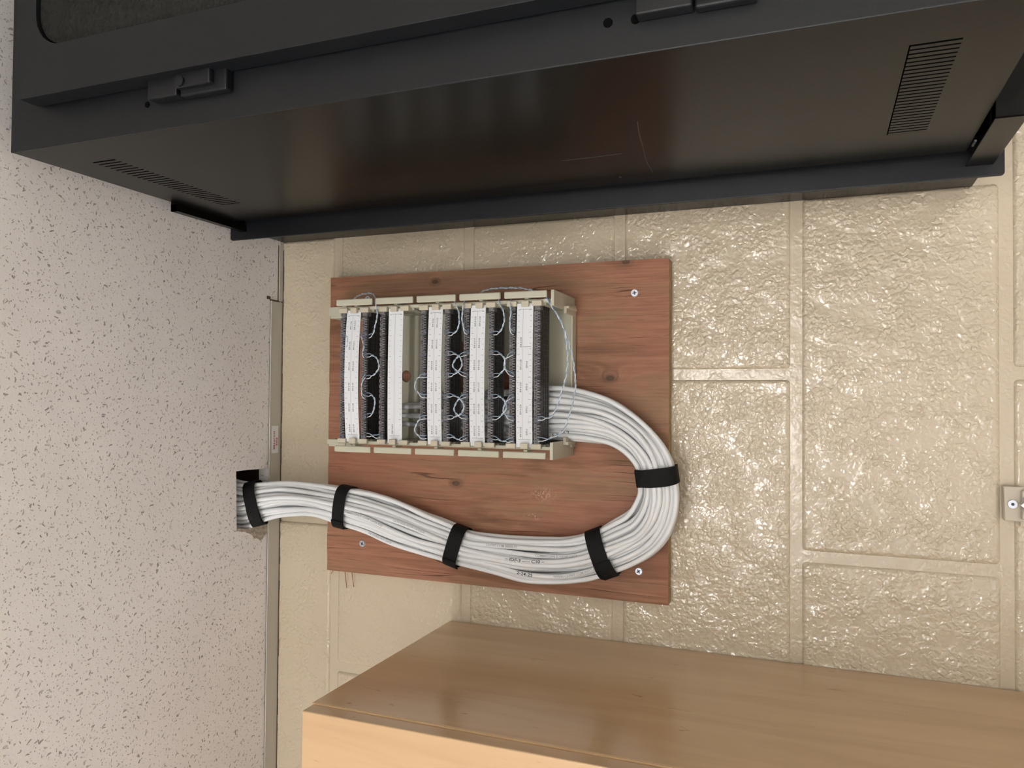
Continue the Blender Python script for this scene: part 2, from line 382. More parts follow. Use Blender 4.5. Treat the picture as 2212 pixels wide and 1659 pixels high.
for i, (x, y, pw) in enumerate(LAMPS):
    e = bpy.data.materials.new('fluorescent_tube'); e.use_nodes = True; pb_ = e.node_tree.nodes['Principled BSDF']
    pb_.inputs['Base Color'].default_value = (.8, .8, .8, 1); pb_.inputs['Emission Color'].default_value = WH+(1,)
    pb_.inputs['Emission Strength'].default_value = pw/(math.pi*2*math.pi*.019*1.17*2)
    fit = bobj('light_fitting', M['room'], [(x-.6, x+.6, y-.09, y+.09, CEIL-.045, CEIL-.002)], ceil, bevel=.004)
    for dy in (-.055, .055):
        bm = bmesh.new(); cyl(bm, (x-.585, y+dy, CEIL-.078), (1, 0, 0), .019, 1.17, 16); tb_ = obj('fluorescent_tube', bm, e, ceil, smooth=False)
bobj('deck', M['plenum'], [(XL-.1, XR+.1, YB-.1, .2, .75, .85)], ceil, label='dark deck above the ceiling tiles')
bobj('joist_and_dark_sheet', M['plenum'], [(-.60, .10, -.14, -.100, CEIL+.03, .5), (-.60, .10, -.10, .0, CEIL+.30, .34), (-.26, -.05, -.012, -.0005, CEIL+.0015, .5)], ceil, label='dark timber seen through the cable hole, with an added sheet darkening the wall')  # last box is an added dark sheet hiding the lit wall above the hole
# crumbled edge of the hole
bm = bmesh.new()
cr = [(-.2075, -.088), (-.2105, -.070), (-.2105, -.058), (-.2065, -.040), (-.2085, -.0260), (-.222, -.0265), (-.2275, -.034), (-.2315, -.040), (-.2275, -.046), (-.2265, -.054), (-.2205, -.058), (-.2165, -.066), (-.2135, -.078), (-.2115, -.0895)]
cr2 = []
for i in range(len(cr)):
    a, b = cr[i], cr[(i+1) % len(cr)]
    for j in range(3): t = j/3; cr2.append((a[0]+(b[0]-a[0])*t+random.uniform(-.0007, .0007), a[1]+(b[1]-a[1])*t+random.uniform(-.0007, .0007)))
prism(bm, cr2, 'z', CEIL-.0012, CEIL+.012)
obj('torn_edge', bm, M['torn'], ceil, label='crumbled fibre at the edge of the cable hole')
# wall angles under the tile edge
t1 = bobj('trim_1', M['trim'], [(-2.2, .1075, -.0262, -.0004, CEIL-.0018, CEIL-.0003), (-2.2, .1075, -.0262, -.0252, CEIL-.0026, CEIL-.0003)], kind='structure', label='grey metal wall angle along the ceiling edge, left of the rack', bevel=.0005)
t2 = bobj('trim_2', M['trim'], [(.109, XR, -.0085, -.0004, CEIL-.0022, CEIL-.0003)], kind='structure', label='narrow grey wall angle near the rack')
bm = bmesh.new(); pts = []
xs = [-.62+.012*i for i in range(68)]
for a, b in zip(xs[:-1], xs[1:]):
    d = random.uniform(.0004, .0013); box(bm, a, b, -.0012, .0, CEIL-.0022-d, CEIL-.001)
obj('caulk_line', bm, M['caulk_and_shade'], t1, kind='stuff')
bobj('end_kink_shade', M['caulk_and_shade'], [(.1072, .1094, -.027, -.006, CEIL-.0011, CEIL-.0002), (.109, .1135, -.0335, -.0262, CEIL-.0007, CEIL+.0005)], t1)  # dark boxes stand in for the shadow at the kinked trim end
bobj('gap_shadow_line', M['caulk_and_shade'], [(.109, .19, -.0098, -.0084, CEIL-.0008, CEIL-.0001)], t2, label='dark strip painted as the shadow in the gap beside the tile')  # solid dark strip carries the shadow of the gap
# FIRE SHUTTER sticker, upside down on the wall angle
st = thing('sticker', (-.091, -.0125, CEIL-.0022), 'small white sticker with red FIRE SHUTTER lettering, upside down on the ceiling trim', 'sticker')
bobj('backing', M['paper'], [(-.1105, -.0715, -.0205, -.0065, CEIL-.0022, CEIL-.0018)], st)
bm = bmesh.new()
for s_, y_, x_ in (('FIRE', -.0078, -.0885), ('SHUTTER', -.0135, -.0785)):
    put_text(bm, s_, .0052, lambda a, b, y_=y_, x_=x_: Vector((x_-a, y_-.0042+b*1.0, CEIL-.00235)), 1.25)
obj('red_lettering', bm, M['redink'], st, label='red capital lettering')

# ================================================================ black wall-mounted rack (right)
RX, RW, RF, RB, RT, RD = .195, .56, -.431, -.135, .0655, -.756
rk = thing('equipment_rack', (RX+RW/2, -.2, RD-.03), 'black steel wall-mounted equipment rack with door, hinges and vent slots', 'rack')
bm = bmesh.new()
FW = .0355    # body panels round a dark cavity; the slotted side is separate
box(bm, RX+.002, RX+RW, RF, RB, RT-.002, RT); box(bm, RX+.002, RX+RW, RF, RB, RD, RD+.002); box(bm, RX+RW-.002, RX+RW, RF, RB, RD, RT)
obj('cabinet_shell', bm, M['rackside'], rk, bevel=.0008)
# side panel with two slotted fields
V1 = (-.3835, -.205, -.0085, .0205); V2 = (-.3835, -.205, -.7165, -.6865); NS = 27
bm = bmesh.new()
def side(y0, y1, z0, z1): box(bm, RX, RX+.0016, y0, y1, z0, z1)
side(RF, V1[0], RD, RT); side(V1[1], RB, RD, RT); side(V1[0], V1[1], V1[3], RT); side(V1[0], V1[1], V2[3], V1[2]); side(V1[0], V1[1], RD, V2[2])
bmesh.ops.remove_doubles(bm, verts=bm.verts[:], dist=1e-6)
obj('side_panel', bm, M['rackside'], rk)
pitch = (V1[1]-V1[0])/NS; bm = bmesh.new(); box(bm, 0, .0016, 0, pitch*.66, 0, V1[3]-V1[2]); slm = mesh_of(bm, 'vent_slat', M['rackside'], Vector((0, 0, 0)))
for V in (V1, V2):
    for i in range(NS):
        o = bpy.data.objects.new('vent_slat', slm); col.objects.link(o); o.parent = rk; o.location = Vector((RX, V[0]+(i+.42)*pitch, V[2]))-ORG[rk]
bobj('cavity_shade_sheet', M['rackin'], [(RX+.012, RX+.016, RF+.01, RB, RD+.01, RT-.01)], rk)  # black sheet behind the slots stands in for the unlit cavity
# front frame, window door
bm = hole_plate([(RX-.0006, RD), (RX+RW, RD), (RX+RW, RT), (RX-.0006, RT)], [[(RX+.06, RD+.06), (RX+RW-.06, RD+.06), (RX+RW-.06, RT-.06), (RX+.06, RT-.06)]], 'y', RF-.0016, RF)
obj('front_frame', bm, M['rack'], rk, bevel=.0014, seg=3)
DX0, DX1, DZ0, DZ1, DY = .2314, .735, -.715, .0305, -.4535
def rrect(x0, x1, z0, z1, r, n=8):
    o = []
    for cx, cz, a0 in ((x1-r, z1-r, 0), (x0+r, z1-r, 90), (x0+r, z0+r, 180), (x1-r, z0+r, 270)):
        for i in range(n+1): a = math.radians(a0+90*i/n); o.append((cx+r*math.cos(a), cz+r*math.sin(a)))
    return o
win = rrect(.2745, .69, -.66, .0075, .030)
bm = hole_plate(rrect(DX0, DX1, DZ0, DZ1, .004, 3), [win], 'y', DY, RF-.0035)
door = obj('door', bm, M['rack'], rk, bevel=.0026, seg=4)
bm = bmesh.new(); prism(bm, rrect(.2758, .6887, -.6587, .0062, .029), 'y', DY+.0035, DY+.006); obj('window_panel', bm, M['mesh'], door, label='speckled dark window panel')
bobj('door_gasket', M['rackin'], [(DX0+.003, DX1-.003, RF-.0035, RF-.0016, DZ0+.003, DZ1-.003)], door)
def hinge(z0, z1, x0, x1, zz):
    h = bobj('hinge', M['rack'], [(x0, x1, RF-.0125, RF-.0016, z1, z0)], rk, bevel=.0012, label='black door hinge')
    bm = bmesh.new(); box(bm, x0-.001, x1, RF-.0100, RF-.0016, zz, z1-.0012); box(bm, x0+.004, x1, RF-.0155, RF-.0016, zz+.012, z1-.0012)
    obj('hinge_leaf', bm, M['rack'], h, bevel=.0015)
    bm = bmesh.new(); cyl(bm, (x0+.0085, RF-.0175, z1-.0075), (0, 1, 0), .0042, .004, 18); obj('hinge_pin', bm, M['rack'], h, smooth=False)
hinge(-.1130, -.1445, .2160, .2385, -.1935); hinge(-.5240, -.560, .2150, .2385, -.598)
for u, v in ((318, 226), (1313, 49), (1373, 41)):
    c = PY(u, v, RF-.002); bm = bmesh.new(); cyl(bm, (c.x, RF-.0022, c.z), (0, 1, 0), .0026 if u < 400 else .0032, .0012, 16); obj('screw_hole', bm, M['rackin'], rk, label='dark empty screw hole in the front frame')
# hinged wall frame behind the body
bm = bmesh.new()
prism(bm, rrect(.1765, .215, -.7905, .0925, .003, 3), 'y', -.112, -.1085); obj('frame_flange', bm, M['rack'], rk, bevel=.0009, label='front flange of the wall frame')
bobj('wall_frame', M['rackside'], [(.195, .74, -.1086, -.0012, -.782, .0925)], rk, bevel=.0008, label='box frame fixed to the wall')
bobj('hinge_recess', M['rackin'], [(.203, .74, RB, -.109, RD+.004, RT-.004)], rk)  # black colour carries the shade of the gap behind the body
bobj('upper_swing_arm', M['rackside'], [(.1865, .1945, -.2315, -.112, .0655, .0745), (.1865, .73, -.2315, -.2295, .0658, .0745), (.1945, .73, -.2295, -.112, .0690, .0745)], rk)
bobj('lower_swing_arm', M['rackside'], [(.187, .1885, -.2440, -.112, -.7815, -.7590), (.187, .73, -.2440, -.2420, -.7815, -.7590), (.1885, .73, -.242, -.112, -.7815, -.780)], rk, bevel=.0006)
bobj('arm_glint', M['galv'], [(.1940, .1955, -.165, -.15, -.7595, -.7578)], rk)  # bright sliver added to imitate a glint between body and arm
c = PY(1948, 407, 0); bm = bmesh.new(); cyl(bm, (.1946, -.05, -.7045), (1, 0, 0), .002, .001, 12); obj('screw_hole', bm, M['rackin'], rk)
bm = bmesh.new()
for a, b in (((1213, 347), (1345, 331)),):
    d = ray(*a); A = CAMP+d*((RX-XC)/d.x); d = ray(*b); B = CAMP+d*((RX-XC)/d.x); tube(bm, [A, A.lerp(B, .5)+Vector((0, .0004, 0)), B], .00045, 4)
obj('scratch', bm, M['scratch'], rk, label='thin pale scratch on the side panel')
bm = bmesh.new(); pts = []
for u, v in ((1377, 262), (1381, 290), (1390, 322), (1397, 348), (1411, 373)):
    d = ray(u, v); pts.append(CAMP+d*((RX-XC)/d.x))
tube(bm, catmull(pts, 14), .00045, 4); obj('scratch', bm, M['scratch'], rk)
bm = bmesh.new(); d = ray(1340, 382); P = CAMP+d*((RX-XC)/d.x); cyl(bm, P-Vector((.0004, 0, 0)), (1, 0, 0), .0016, .0006, 10); obj('scuff_spot', bm, M['scratch'], rk)

# ================================================================ maple wall cabinet (left)
CX, CT, CB = -.322, -.1825, -1.0
cb = thing('wall_cabinet', (CX-.38, -.16, CB), 'light maple wall cabinet with a slab door, hung left of the plywood', 'cabinet')
bobj('carcass', M['maple'], [(CX-.76, CX-.742, -.3000, -.001, CB, CT), (CX-.018, CX, -.3000, -.001, CB, CT), (CX-.742, CX-.018, -.3, -.001, CT-.018, CT), (CX-.742, CX-.018, -.3, -.001, CB, CB+.018), (CX-.742, CX-.018, -.008, -.001, CB, CT)], cb, bevel=.0012, seg=3)
bobj('door', M['maple2'], [(CX-.378, CX-.0015, -.3182, -.3012, CB, CT-.0012)], cb, bevel=.0012, seg=3)
bobj('door', M['maple2'], [(CX-.760, CX-.381, -.3182, -.3012, CB, CT-.0012)], cb, bevel=.0012, seg=3)
bobj('edge_band', M['maple2'], [(CX-.0175, CX-.0002, -.3009, -.3001, CB, CT-.0002)], cb, label='pale edge strip between side and door')

# ================================================================ plywood backboard
PF = -.018
pb = thing('plywood_board', (-.067, -.009, -.4725), 'reddish brown plywood backboard screwed to the block wall', 'board')
PX0, PX1, PZ0, PZ1 = -.2685, .1365, -.4705, -.0010
zz = []; n = 30
out = [(PX0, PZ0), (PX1-.004, PZ0), (PX1-.001, PZ0+.001), (PX1, PZ0+.004), (PX1, PZ1)]
for i in range(1, 26): out.append((PX1+(PX0-PX1)*i/26, PZ1+random.uniform(-.0005, .0007)))
out.append((PX0, PZ1))
bm = bmesh.new(); prism(bm, out, 'y', PF, -.0006)
for f in bm.faces: f.material_index = 0 if abs(f.normal.y) > .9 else 1
obj('panel', bm, [M['ply'], M['plyedge']], pb)
for i, (u, v) in enumerate([(1371, 633), (1380, 1234), (783, 1174), (795, 646)]):
    c = PY(u, v, PF); bm = bmesh.new(); cyl(bm, (c.x, PF-.0014, c.z), (0, 1, 0), .0040, .0016, 22, r2=.0048)
    s = obj('screw', bm, M['zinc'], pb, label='zinc flat head screw')
    bm = bmesh.new(); a = math.radians((10, 35, 60, 0)[i])
    for k in range(2):
        ca, sa = math.cos(a+k*math.pi/2), math.sin(a+k*math.pi/2); L_, W_ = .0024, .0006
        q = [(-L_, -W_), (L_, -W_), (L_, W_), (-L_, W_)]; prism(bm, [(c.x+x*ca-y*sa, c.z+x*sa+y*ca) for x, y in q], 'y', PF-.0016, PF-.0012)
    obj('cross_recess', bm, M['recess'], s)
for a, b in (((745, 1235), (749, 1270)), ((760, 1236), (764, 1268)), ((720, 1231), (716, 1239))):
    A = PY(*a, -.006); B = PY(*b, -.005); bm = bmesh.new(); tube(bm, [A, A.lerp(B, .5), B], .0006, 5); obj('splinter', bm, M['ply'], pb)

# ================================================================ punch-down wiring block
wb = thing('wiring_block', (-.002, -.055, -.355), 'ivory punch-down wiring block with black connector rows and white label strips', 'wiring block')
BP = .0573
def bay(z, i): return z-BP*i
# backplate with round and slotted openings
hl = []
c = PY(878, 813, -.0205); hl.append([(c.x+.0078*math.cos(a), c.z+.0070*math.sin(a)) for a in [2*math.pi*i/20 for i in range(20)]])
for u0, u1, v0, v1 in ((992, 1006, 738, 905), (1086, 1100, 800, 905)):
    a = PY(u0, v0, -.0205); b = PY(u1, v1, -.0205); hl.append(rrect(b.x, a.x, b.z, a.z, .003, 3))
bm = hole_plate([(-.088, -.3555), (.084, -.3555), (.084, -.068), (-.088, -.068)], hl, 'y', -.0215, -.0190)
bp = obj('backplate', bm, M['beige'], wb, bevel=.0004)
bobj('lower_rim', M['beige'], [(-.088, .084, -.0330, PF-.0004, -.3575, -.3553)], wb, bevel=.0004)
bobj('upper_rim', M['beige'], [(-.088, .084, -.0285, PF-.0004, -.068, -.066)], wb, bevel=.0004)
bobj('moulded_rib', M['beige'], [(-.085, .081, -.0335, -.0215, bay(-.118, 1)-.001, bay(-.118, 1)+.001)], wb)
bobj('moulded_rib', M['beige'], [(-.085, .081, -.034, -.0215, bay(-.1075, 1)-.0015, bay(-.1075, 1))], wb)
bobj('moulded_boss', M['beige'], [(.040, .050, -.0227, -.0215, -.3530, -.3405)], wb)
for x0_, x1_ in ((.0745, .0850), (-.0945, -.0850)):
    a = PY(714, 664, -.060); bobj('upper_end_block', M['beige'], [(x0_, x1_, -.060, PF-.0004, -.0655, a.z), (x0_+.003, x1_+.004 if x0_ > 0 else x1_, -.064, -.060, -.0655, a.z)], wb, bevel=.0004)
# side walls (fanning strips) with openings, feet
for sx, x0, x1 in ((1, .0805, .0845), (-1, -.0885, -.0845)):
    hs = []
    for i in range(4):
        zc = -.0915-BP*i; hs.append([(-.083, zc-.021), (-.060, zc-.021), (-.060, zc+.010), (-.083, zc+.010)])
    bm = hole_plate([(-.0900, -.3535), (PF-.0004, -.3535), (PF-.0004, -.0655), (-.0900, -.0655)], hs, 'x', x0, x1)
    obj('side_wall', bm, M['beige'], wb, bevel=.0004)
    xo0, xo1 = (.0845, .0935) if sx > 0 else (-.0985, -.0885)
    for i in range(5):
        # retaining bar with a web to the side wall
        b0 = bobj('retainer_bar', M['beige'], [((.0855, .0935) if sx > 0 else (-.0983, -.0907)) + (-.0985, -.0945, bay(-.1175, i), bay(-.0652, i))], wb, bevel=.0012, seg=2)
        bobj('bar_web', M['beige'], [(xo0, xo1-sx*0, -.0945, -.030, bay(-.0935, i), bay(-.0895, i))], b0) if False else None
        bm = bmesh.new(); xa, xb = (.0845, .0915) if sx > 0 else (-.0965, -.0885)
        box(bm, xa, xb, -.0945, -.078, bay(-.094, i), bay(-.0895, i)); obj('bar_web', bm, M['beige'], b0)
    # foot at the lower and upper end
    fx0, fx1 = (.0755, .0935) if sx > 0 else (-.0985, -.0790)
    bm = bmesh.new(); prism(bm, [(-.0985, -.3555), (-.0985, -.3518), (PF-.0004, -.3518), (PF-.0004, -.3555)], 'x', fx0, fx1)
    box(bm, min(fx0, fx1)+.0, max(fx0, fx1), -.052, PF-.0004, -.3600, -.3555) if False else None
    obj('end_foot', bm, M['beige'], wb, bevel=.0004)
    lx0, lx1 = (.0705, .0790) if sx > 0 else (-.0835, -.0745)
    bobj('locking_lug', M['beige2'], [(lx0, lx1, -.062, -.030, -.3590, -.3555), (lx0+(.0055 if sx > 0 else 0), lx1-(0 if sx > 0 else .0055), -.062, -.030, -.3620, -.3590)], wb, bevel=.0005)
    bobj('end_lip', M['beige'], [((.0800, .0900) if sx > 0 else (-.0960, -.0840)) + (-.075, -.073, -.0655, -.0590), ((.0760, .0850) if sx > 0 else (-.0890, -.0800)) + (-.074, PF-.0004, -.0680, -.0600)], wb, bevel=.0004)
# connector rows: (bay, offset of z, has strip)
rows = []
for i in range(5):
    rows.append((bay(-.0730, i)-(.0012 if i == 4 else 0), i, 'A'))
    if i != 1: rows.append((bay(-.1047, i), i, 'B'))
XA, XB = .0783, -.0828; NP = (XA-XB)/25
bm = bmesh.new()                               # one four-pair clip, 8 slots
CLX = NP*4-.0008; box(bm, 0, CLX, -.0905, -.0840, -.0036, .0036, 1)
box(bm, 0, CLX, -.0922, -.0905, .0022, .0036, 0)
for k in range(4):
    x = CLX*(k+.5)/4
    box(bm, x-.0019, x+.0019, -.0945, -.0905, -.0012, .0030, 0); box(bm, x-.0009, x+.0009, -.0940, -.0905, -.0036, -.0012, 0)
    box(bm, x-.0005, x+.0005, -.0948, -.0945, -.0004, .0016, 1)
for k in range(5):
    x = CLX*k/4; box(bm, max(0, x-.0008), min(CLX, x+.0008), -.0932, -.0905, -.0030, .0012, 0)
clipm = mesh_of(bm, 'connector_clip', [M['clip'], M['clipdark']], Vector((0, 0, 0)))
bm = bmesh.new(); box(bm, 0, NP-.0006, -.0925, -.084, -.0034, .0034); box(bm, NP*.25, NP*.7, -.0942, -.0925, -.003, .003); clips = mesh_of(bm, 'connector_clip', M['clip'], Vector((0, 0, 0)))
bm = bmesh.new(); box(bm, 0, NP-.0009, -.0930, -.084, -.0034, .0034); box(bm, 0, .0012, -.0944, -.093, -.0034, .0034); box(bm, NP-.0021, NP-.0009, -.0944, -.093, -.0034, .0034); clipb = mesh_of(bm, 'wired_clip', M['clipblue'], Vector((0, 0, 0)))
for z, i, ab in rows:
    bm = bmesh.new(); box(bm, XB, XA, -.0845, -.0600, z-.0034, z+.0034)
    for yy in (-.079, -.072, -.065): box(bm, XB, XA, yy-.0009, yy+.0009, z-.0040, z-.0034)
    for k in range(26): box(bm, XA-k*NP-.0004, XA-k*NP+.0004, -.0845, -.0620, z-.0042, z-.0034)
    ws = obj('wiring_strip', bm, M['black'], wb, label='black plastic wiring strip')
    for k in range(7):
        me = clips if k == 0 else clipm
        x0 = XA-NP if k == 0 else XA-NP-(k)*NP*4
        o = bpy.data.objects.new('connector_clip', me); col.objects.link(o); o.parent = ws
        o.location = Vector((x0, 0, z))-ORG[wb]
        if k > 0 and (i != 1 or k == 6) and not (i == 4 and ab == 'B' and k < 5):
            o = bpy.data.objects.new('wired_clip', clipb); col.objects.link(o); o.parent = ws; o.location = Vector((x0, -.0004, z))-ORG[wb]
# ivory end tabs
def tab(x0, x1, z, hw, y0=-.0955):
    return bobj('end_tab', M['beige2'], [(x0, x1, y0, y0+.004, z-hw, z+hw), (x0+.001, x1-.001, y0+.004, -.0600, z-hw+.0014, z-hw+.003), (x0+.001, x1-.001, y0+.004, -.0600, z+hw-.003, z+hw-.0014)], wb, bevel=.0007)
for i in range(5):
    for z, hw, kind in ((bay(-.0735, i), .0060, 'r'), (bay(-.0915, i), .0045, 'l'), (bay(-.1045, i), .0060, 'r')):
        tab(.0765, .0826, z, hw) if kind == 'r' else tab(.0755, .0822, z, hw, -.0995)
        tab(-.0872, -.0815, z, hw) if kind == 'r' else tab(-.0872, -.0805, z, hw, -.0995)
    bobj('strip_bracket', M['beige'], [(.0785, .0805, -.084, -.0215, bay(-.112, i), bay(-.067, i))], wb)
    bobj('strip_bracket', M['beige'], [(-.0845, -.0832, -.084, -.0215, bay(-.112, i), bay(-.067, i))], wb)
# centre web under bay 1 (its lower row is missing)
bobj('empty_saddle', M['beige'], [(-.083, .079, -.072, -.070, bay(-.1105, 1), bay(-.1000, 1)), (-.083, .079, -.072, -.0215, bay(-.1125, 1), bay(-.1105, 1))], wb) if False else None
# label strips
LZ = [(-.0782, -.0985, .0052), (-.1388, -.1590, .0015), (-.1944, -.2132, .0032), (-.2503, -.2694, .0034), (-.3089, -.3288, .0022)]
TXT = [(['IDF-3-A1', 'IDF-3-A2', 'IDF-3-A3', 'IDF-3-A4', 'IDF-3-A5', 'IDF-3-A6'], ['IDF-3-A7', 'IDF-3-A8', 'IDF-3-A9', 'IDF-3-A10', 'IDF-3-A11', 'IDF-3-A12']),
       (['IDF-3-A13'], []),
       (['IDF-3-C%d' % k for k in range(1, 7)], ['IDF-3-C%d' % k for k in range(7, 13)]),
       (['IDF-3-C%d' % k for k in range(13, 19)], ['IDF-3-C%d' % k for k in range(19, 25)]),
       (['IDF-3-C%d' % k for k in range(25, 30)], ['IDF3-1', 'IDF3-2', 'IDF3-3', 'IDF3-4'])]
for i, (z1, z0, bow) in enumerate(LZ):
    xa, xb = .0800, -.0857; xm = (xa+xb)/2; hwx = (xa-xb)/2; yb = (-.0922, -.0925, -.0925, -.0925, -.0925)[i]
    def Yb(x, xm=xm, hwx=hwx, yb=yb, bow=bow): return yb-bow*(1-min(1, ((x-xm)/hwx)**2))
    bm = bmesh.new(); N = 24; A = []; B = []
    for j in range(N+1):
        x = xb+(xa-xb)*j/N; y = Yb(x)
        A.append([bm.verts.new((x, y, z0)), bm.verts.new((x, y, z1)), bm.verts.new((x, y+.0007, z1)), bm.verts.new((x, y+.0007, z0))])
    for j in range(N):
        for k in range(4): bm.faces.new([A[j][k], A[j+1][k], A[j+1][(k+1) % 4], A[j][(k+1) % 4]])
    bm.faces.new(A[0]); bm.faces.new(A[-1][::-1]); bmesh.ops.recalc_face_normals(bm, faces=bm.faces[:])
    ls = obj('label_strip', bm, M['paper'], wb, label='white label strip, %s row' % ('top', 'second', 'middle', 'fourth', 'bottom')[i])
    bm = bmesh.new(); bg = bmesh.new(); zc = (z0+z1)/2+(.0008 if i < 4 else .0022); e = .00012
    def rect(b_, x0, x1, za, zb):
        n_ = max(1, int(abs(x1-x0)/.007)); 
        for q in range(n_):
            a_ = x0+(x1-x0)*q/n_; c_ = x0+(x1-x0)*(q+1)/n_
            vs = [b_.verts.new((a_, Yb(a_)-e, za)), b_.verts.new((c_, Yb(c_)-e, za)), b_.verts.new((c_, Yb(c_)-e, zb)), b_.verts.new((a_, Yb(a_)-e, zb))]; b_.faces.new(vs)
    rect(bg, xb+.009, xa-.007, zc-.00014, zc+.00014)
    rect(bg, xa-.0072, xa-.0068, z0+.002, z1-.003); rect(bg, xb+.0088, xb+.0092, z0+.002, z1-.003)
    for k in range(25):
        x = XA-.006-k*NP
        L_ = .0027 if k % 4 == 0 else .0014
        if x < xb+.012: continue
        rect(bg, x-.00022, x+.00022, z1-.0016-L_, z1-.0016); rect(bg, x-.00022, x+.00022, z0+.0016, z0+.0016+L_*(1.3 if i == 4 else 1))
    for side_, names in enumerate(TXT[i]):
        for k, s_ in enumerate(names):
            vpx = {0: 938, 1: 889, 2: 839, 3: 793, 4: 747, 5: 697}[k]
            xc_ = -.0718+.0258*k+(.0035 if True else 0)
            vs, fs, wd = text_mesh(s_); size = .0026; wtot = wd*size*1.05
            zt = (zc+.0016) if side_ == 0 else (zc-.0042)
            if i == 4: zt = zc+.0012 if side_ == 0 else zc-.0062
            put_text(bm, s_, size, lambda a, b, zt=zt, xc_=xc_, wtot=wtot: Vector((xc_-wtot/2+a, Yb(xc_-wtot/2+a)-e, zt+b)), 1.05)
    if i == 4:
        rect(bg, .0150, .0290, zc-.0003, zc+.0003) if False else rect(bg, .0295, .0300, z0+.002, zc)
    obj('ruled_marks', bg, M['inkgrey'], ls, label='fine grey ruling and tick marks'); obj('printed_text', bm, M['ink'], ls, label='small black circuit numbers')

# ================================================================ cable bundle
RC = .00315
outer = [(1130, 838), (1182, 833), (1247, 835), (1313, 851), (1362, 880), (1410, 921), (1443, 966), (1459, 1006), (1468, 1050), (1471, 1085), (1463, 1133), (1440, 1172), (1396, 1206), (1345, 1232), (1300, 1249), (1248, 1258), (1199, 1260), (1150, 1256), (1080, 1240), (1007, 1226), (960, 1214), (904, 1199), (843, 1179), (790, 1156), (735, 1136), (674, 1118), (618, 1116), (578, 1124), (548, 1136), (525, 1145)]
inner = [(1130, 950), (1180, 950), (1230, 953), (1280, 957), (1320, 965), (1348, 981), (1367, 1000), (1375, 1016), (1378, 1050), (1375, 1076), (1358, 1103), (1332, 1128), (1300, 1140), (1275, 1149), (1245, 1156), (1210, 1160), (1165, 1161), (1115, 1160), (1062, 1154), (1014, 1146), (980, 1128), (925, 1105), (870, 1080), (815, 1062), (755, 1052), (688, 1040), (632, 1036), (585, 1038), (552, 1040), (516, 1038)]
yc = [-.0440, -.0440, -.0440, -.0435, -.0430, -.0425, -.042, -.042, -.042, -.042, -.042, -.042, -.042, -.042, -.0415, -.041, -.041, -.041, -.041, -.041, -.041, -.041, -.041, -.041, -.041, -.041, -.042, -.047, -.053, -.058]
cen = []; hw = []
for (a, b, y) in zip(outer, inner, yc):
    A = PY(*a, y); B = PY(*b, y); cen.append((A+B)/2); hw.append((A-B).length/2)
# continue: up inside the block, and up through the ceiling hole
pre = [Vector((-.050, -.0415, z)) for z in (-.125, -.165, -.21, -.25, -.29)]
cen = pre+cen[1:]; hw = [.024, .028, .030, .031, .032]+hw[1:]
dep = [.0140]*4+[.0145, .0165]+[.0175]*1+[.0185]*(len(cen)-7)
cen += [Vector((-.170, -.066, .155)), Vector((-.172, -.075, .23))]; hw += [.031, .031]; dep += [.02, .02]
cen[-3] = Vector((cen[-3].x, cen[-3].y, cen[-3].z))
NSEG = 190
def interp(vals, n):
    return [v.x for v in catmull([Vector((x, 0, 0)) for x in vals], n)]
# resample with matching parameter (by knot) so widths stay with their station
def knot_sample(vals, n):
    P = [vals[0]*2-vals[1]]+list(vals)+[vals[-1]*2-vals[-2]]; m = len(vals)-1; o = []
    for i in range(n):
        t = m*i/(n-1); k = min(int(t), m-1); f = t-k; a, b, c, d = P[k], P[k+1], P[k+2], P[k+3]
        o.append(.5*((2*b)+(c-a)*f+(2*a-5*b+4*c-d)*f*f+(3*b-a-3*c+d)*f**3))
    return o
KC = knot_sample(cen, NSEG); KW = [v.x for v in knot_sample([Vector((x, 0, 0)) for x in hw], NSEG)]; KD = [v.x for v in knot_sample([Vector((x, 0, 0)) for x in dep], NSEG)]
for _ in range(2): KC = [KC[0]]+[(KC[i-1]+KC[i]*2+KC[i+1])/4 for i in range(1, NSEG-1)]+[KC[-1]]
KT = [(KC[min(i+1, NSEG-1)]-KC[max(i-1, 0)]).normalized() for i in range(NSEG)]
KN, KB = [], []
for T in KT:
    Bv = Vector((0, -1, 0)); Bv = (Bv-T*Bv.dot(T)).normalized(); Nv = T.cross(Bv).normalized(); KN.append(Nv); KB.append(Bv)
ARC = [0]
for i in range(1, NSEG): ARC.append(ARC[-1]+(KC[i]-KC[i-1]).length)
